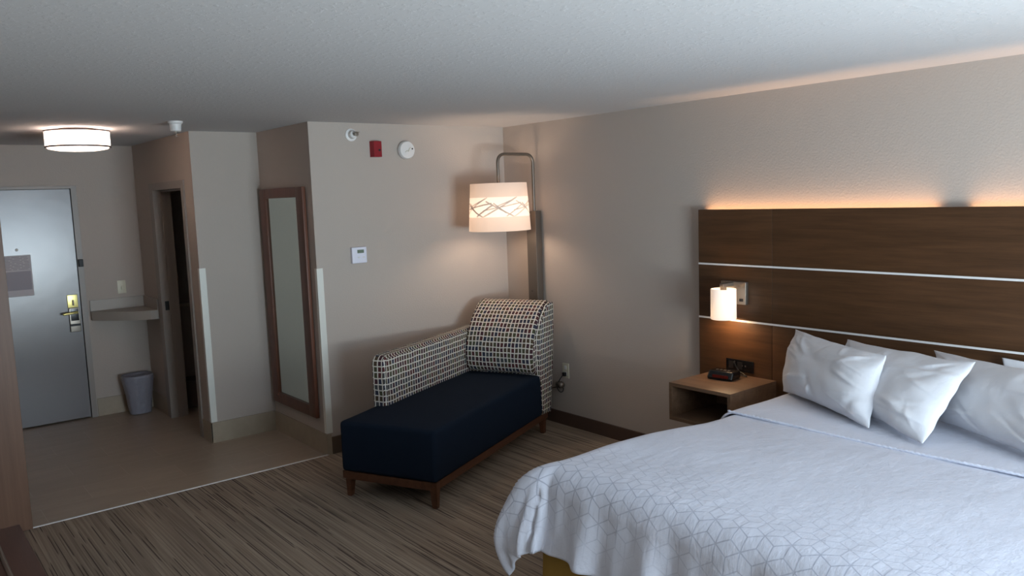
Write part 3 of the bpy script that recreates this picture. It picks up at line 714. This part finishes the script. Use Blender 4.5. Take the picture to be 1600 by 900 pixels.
def drape(name, mt, xs0, xs1, ys0, ys1, rect, r, top, nx, ny, flare, foldamp, label, cat, lift=0.0, und=0.006, thick=0.012, seed=0, corner_bulge=0.0, puff=0.0):
    """cloth laid over a box; xs/ys are flat-cloth extents; rect=(xmin,xmax,ymin,ymax) of the rounded body; cloth beyond drops over edge"""
    qx0, qx1, qy0, qy1 = rect[0]+r, rect[1], rect[2]+r, rect[3]-r
    b = B(); uv = b.loops.layers.uv.new('UVMap'); g = []; uvc = {}
    for i in range(nx+1):
        row = []
        for j in range(ny+1):
            X = xs0+(xs1-xs0)*i/nx; Y = ys0+(ys1-ys0)*j/ny
            cx = min(max(X, qx0), qx1); cy = min(max(Y, qy0), qy1)
            o = Vector((X-cx, Y-cy)); L = o.length
            pf = max(0, min(1, (-X-0.9)/0.8)); nrm = puff*pf*pf*(3-2*pf) + noise.noise(Vector((X*1.7+seed, Y*1.7, 3)))*und*1.6 + noise.noise(Vector((X*5, Y*3+seed, 1)))*und*0.7
            if L < 1e-6: p = Vector((cx, cy, top+lift+nrm))
            else:
                d = o/L; arc = r*PI/2
                if L < arc:
                    a = L/r; out = r*math.sin(a); dz = r*(1-math.cos(a)); rest = 0
                else:
                    rest = L-arc; out = r; dz = r+rest*math.cos(math.atan(flare))
                corner = min(abs(d.x), abs(d.y))*1.414
                out *= 1 + 0.75*(1/max(abs(d.x), abs(d.y))-1)
                out += rest*flare*(1-0.75*corner) + corner_bulge*corner*math.sin(PI*min(1, L/0.74))**1.5
                ph = (X*abs(d.y) + Y*abs(d.x))
                th = math.atan2(d.y, d.x)
                k = min(1, max(0, (L-r*0.9)/0.28))
                fo = foldamp*k*(math.sin(ph*21 + 2.5*noise.noise(Vector((X*2, Y*2, seed)))) + 0.6*math.sin(ph*37+1) + 0.5*corner*math.sin(th*6))
                fo += k*foldamp*0.75*noise.noise(Vector((ph*13+L*4, L*3.5, seed+7)))
                out += fo + lift
                p = Vector((cx+d.x*out, cy+d.y*out, top+lift-dz+nrm*(1-0.6*k)))
            q = b.verts.new(p); uvc[q] = (-X, Y); row.append(q)
        g.append(row)
    for i in range(nx):
        for j in range(ny):
            f = b.faces.new((g[i][j], g[i+1][j], g[i+1][j+1], g[i][j+1]))
            for l in f.loops: l[uv].uv = uvc[l.vert]
    o = obj(name, b, mt, None, True); tag(o, label, cat)
    md = o.modifiers.new('thick', 'SOLIDIFY'); md.thickness = thick; md.offset = -1
    return o
hang = 0.33; r_ = 0.115
ext = hang - r_ + r_*PI/2 - r_
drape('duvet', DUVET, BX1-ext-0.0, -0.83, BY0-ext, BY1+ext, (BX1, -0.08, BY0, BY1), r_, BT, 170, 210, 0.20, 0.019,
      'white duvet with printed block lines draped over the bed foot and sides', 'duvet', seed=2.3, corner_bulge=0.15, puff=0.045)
drape('folded_sheet', SHEET, -0.875, -0.075, BY0-0.16, BY1+0.16, (BX1, -0.05, BY0, BY1), r_-0.01, BT, 50, 140, 0.15, 0.006,
      'plain white folded bed sheet between the duvet edge and the headboard', 'sheet', lift=0.013, und=0.005, thick=0.010, seed=5.1)
# gathered hem along the fold
b = B(); pts = []
y = BY0+0.06
while y < BY1-0.04:
    pts.append((-0.872 + 0.004*noise.noise(Vector((y*9, 0, 0))), y, BT+0.010+0.0015*math.sin(y*260) + noise.noise(Vector((-0.87*1.7+5.1, y*1.7, 3)))*0.008)); y += 0.006
tube(b, pts, 0.006, 8); hm = obj('hem', b, SHEET, bpy.data.objects['folded_sheet'], True)

def pillow(name, BL, BR, TR, TL, tf, tb, label, seed):
    BL, BR, TR, TL = map(Vector, (BL, BR, TR, TL)); n = ((BR-BL).cross(TL-BL)).normalized()
    if n.dot(Vector((-4.33, -5.45, 1.87)) - BL) < 0: n = -n
    NX, NY = 100, 68; b = B(); g = {}; rr = random.Random(seed)
    ns = lambda *a: noise.noise(Vector(a))
    # creases: each starts near an edge or corner and runs inward
    cr = []
    for k in range(26):
        e = rr.random()
        if e < 0.62:
            c0 = (rr.choice((-1, 1))*rr.uniform(0.72, 0.96), rr.choice((-1, 1))*rr.uniform(0.6, 0.95)); a = math.atan2(-c0[1], -c0[0]) + rr.uniform(-0.6, 0.6)
        elif e < 0.85: c0 = (rr.choice((-1, 1))*0.95, rr.uniform(-0.8, 0.8)); a = (0 if c0[0] < 0 else PI) + rr.uniform(-0.5, 0.5)
        else: c0 = (rr.uniform(-0.8, 0.8), rr.choice((-1, 1))*0.95); a = (PI/2 if c0[1] < 0 else -PI/2) + rr.uniform(-0.5, 0.5)
        cr.append((c0, a, rr.uniform(0.35, 0.9), rr.uniform(0.022, 0.045), rr.uniform(0.05, 0.11)*rr.choice((-1, 1, 1)), rr.uniform(-0.5, 0.5)))
    for side in (1, -1):
        for i in range(NX+1):
            for j in range(NY+1):
                u = -1+2*i/NX; v_ = -1+2*j/NY
                u = math.sin(u*PI/2)*0.35 + u*0.65; v_ = math.sin(v_*PI/2)*0.35 + v_*0.65
                if side == -1 and (i in (0, NX) or j in (0, NY)): g[(side, i, j)] = g[(1, i, j)]; continue
                uu = u*(1-0.035*(1-v_*v_)*u*u) + 0.020*ns(v_*2.2, seed, 1)*abs(u); vv = v_*(1-0.07*(1-u*u)*v_*v_) + 0.035*ns(u*2.6, seed, 5)*abs(v_)
                s, t_ = (uu+1)/2, (vv+1)/2
                p = (BL*(1-s)+BR*s)*(1-t_) + (TL*(1-s)+TR*s)*t_
                h = max(0, 1-abs(u)**2.8)**0.5 * max(0, 1-abs(v_)**2.5)**0.5
                dc = math.hypot(1-abs(u), (1-abs(v_))*0.8)
                h *= 1-0.45*math.exp(-(dc/0.22)**2)
                w = 0.0
                for (c0, a, ln, wd, am, bend) in cr:
                    dx_, dy_ = u-c0[0], v_-c0[1]; al = dx_*math.cos(a)+dy_*math.sin(a)
                    if al < -0.15 or al > ln: continue
                    ac = -dx_*math.sin(a)+dy_*math.cos(a) - bend*al*al*0.5
                    w += am*math.exp(-(ac/(wd*(1+al)))**2)*math.sin(PI*(al+0.15)/(ln+0.15))**1.2
                w += 0.16*ns(u*1.6+seed, v_*1.6, side*3) + 0.05*ns(u*4+seed, v_*3.5, side)
                low = 1 + 0.14*(0.2-v_)
                th = (tf if side == 1 else tb)*h*(low + w)
                off = 0.012*ns(u*3+seed, v_*3, 8)*(1-h)
                q = p + n*(side*th + off)
                q.z = max(q.z, BT+0.016+0.04*(q.z-BT-0.016)); q.x = min(q.x, -0.068)
                g[(side, i, j)] = b.verts.new(q)
    for side in (1, -1):
        for i in range(NX):
            for j in range(NY): b.faces.new([g[(side, i, j)], g[(side, i+1, j)], g[(side, i+1, j+1)], g[(side, i, j+1)]])
    o = obj(name, b, PILLOWM, None, True); tag(o, label, 'pillow', 'white pillows against the headboard')
    return o
PZ = BT+0.022
pillow('pillow', (-0.35, -2.90, PZ), (-0.72, -3.59, PZ), (-0.52, -3.57, 1.035), (-0.13, -2.84, 1.035), 0.115, 0.05, 'white pillow nearest the nightstand, leaning in front of its neighbour', 1.0)
pillow('pillow', (-0.38, -3.22, PZ), (-0.79, -3.87, PZ), (-0.47, -3.96, 1.045), (-0.14, -3.165, 1.015), 0.11, 0.04, 'white pillow second from the nightstand, with one corner jutting toward the foot', 2.7)
pillow('pillow', (-0.37, -3.76, PZ), (-0.80, -4.46, PZ), (-0.50, -4.50, 1.04), (-0.13, -3.625, 1.01), 0.11, 0.04, 'white pillow third from the nightstand, cut by the right edge of the view', 4.1)
pillow('pillow', (-0.20, -3.97, PZ), (-0.28, -4.75, PZ), (-0.10, -4.75, 1.01), (-0.10, -3.925, 1.005), 0.05, 0.02, 'white pillow farthest right, only a corner showing behind the third one', 5.9)
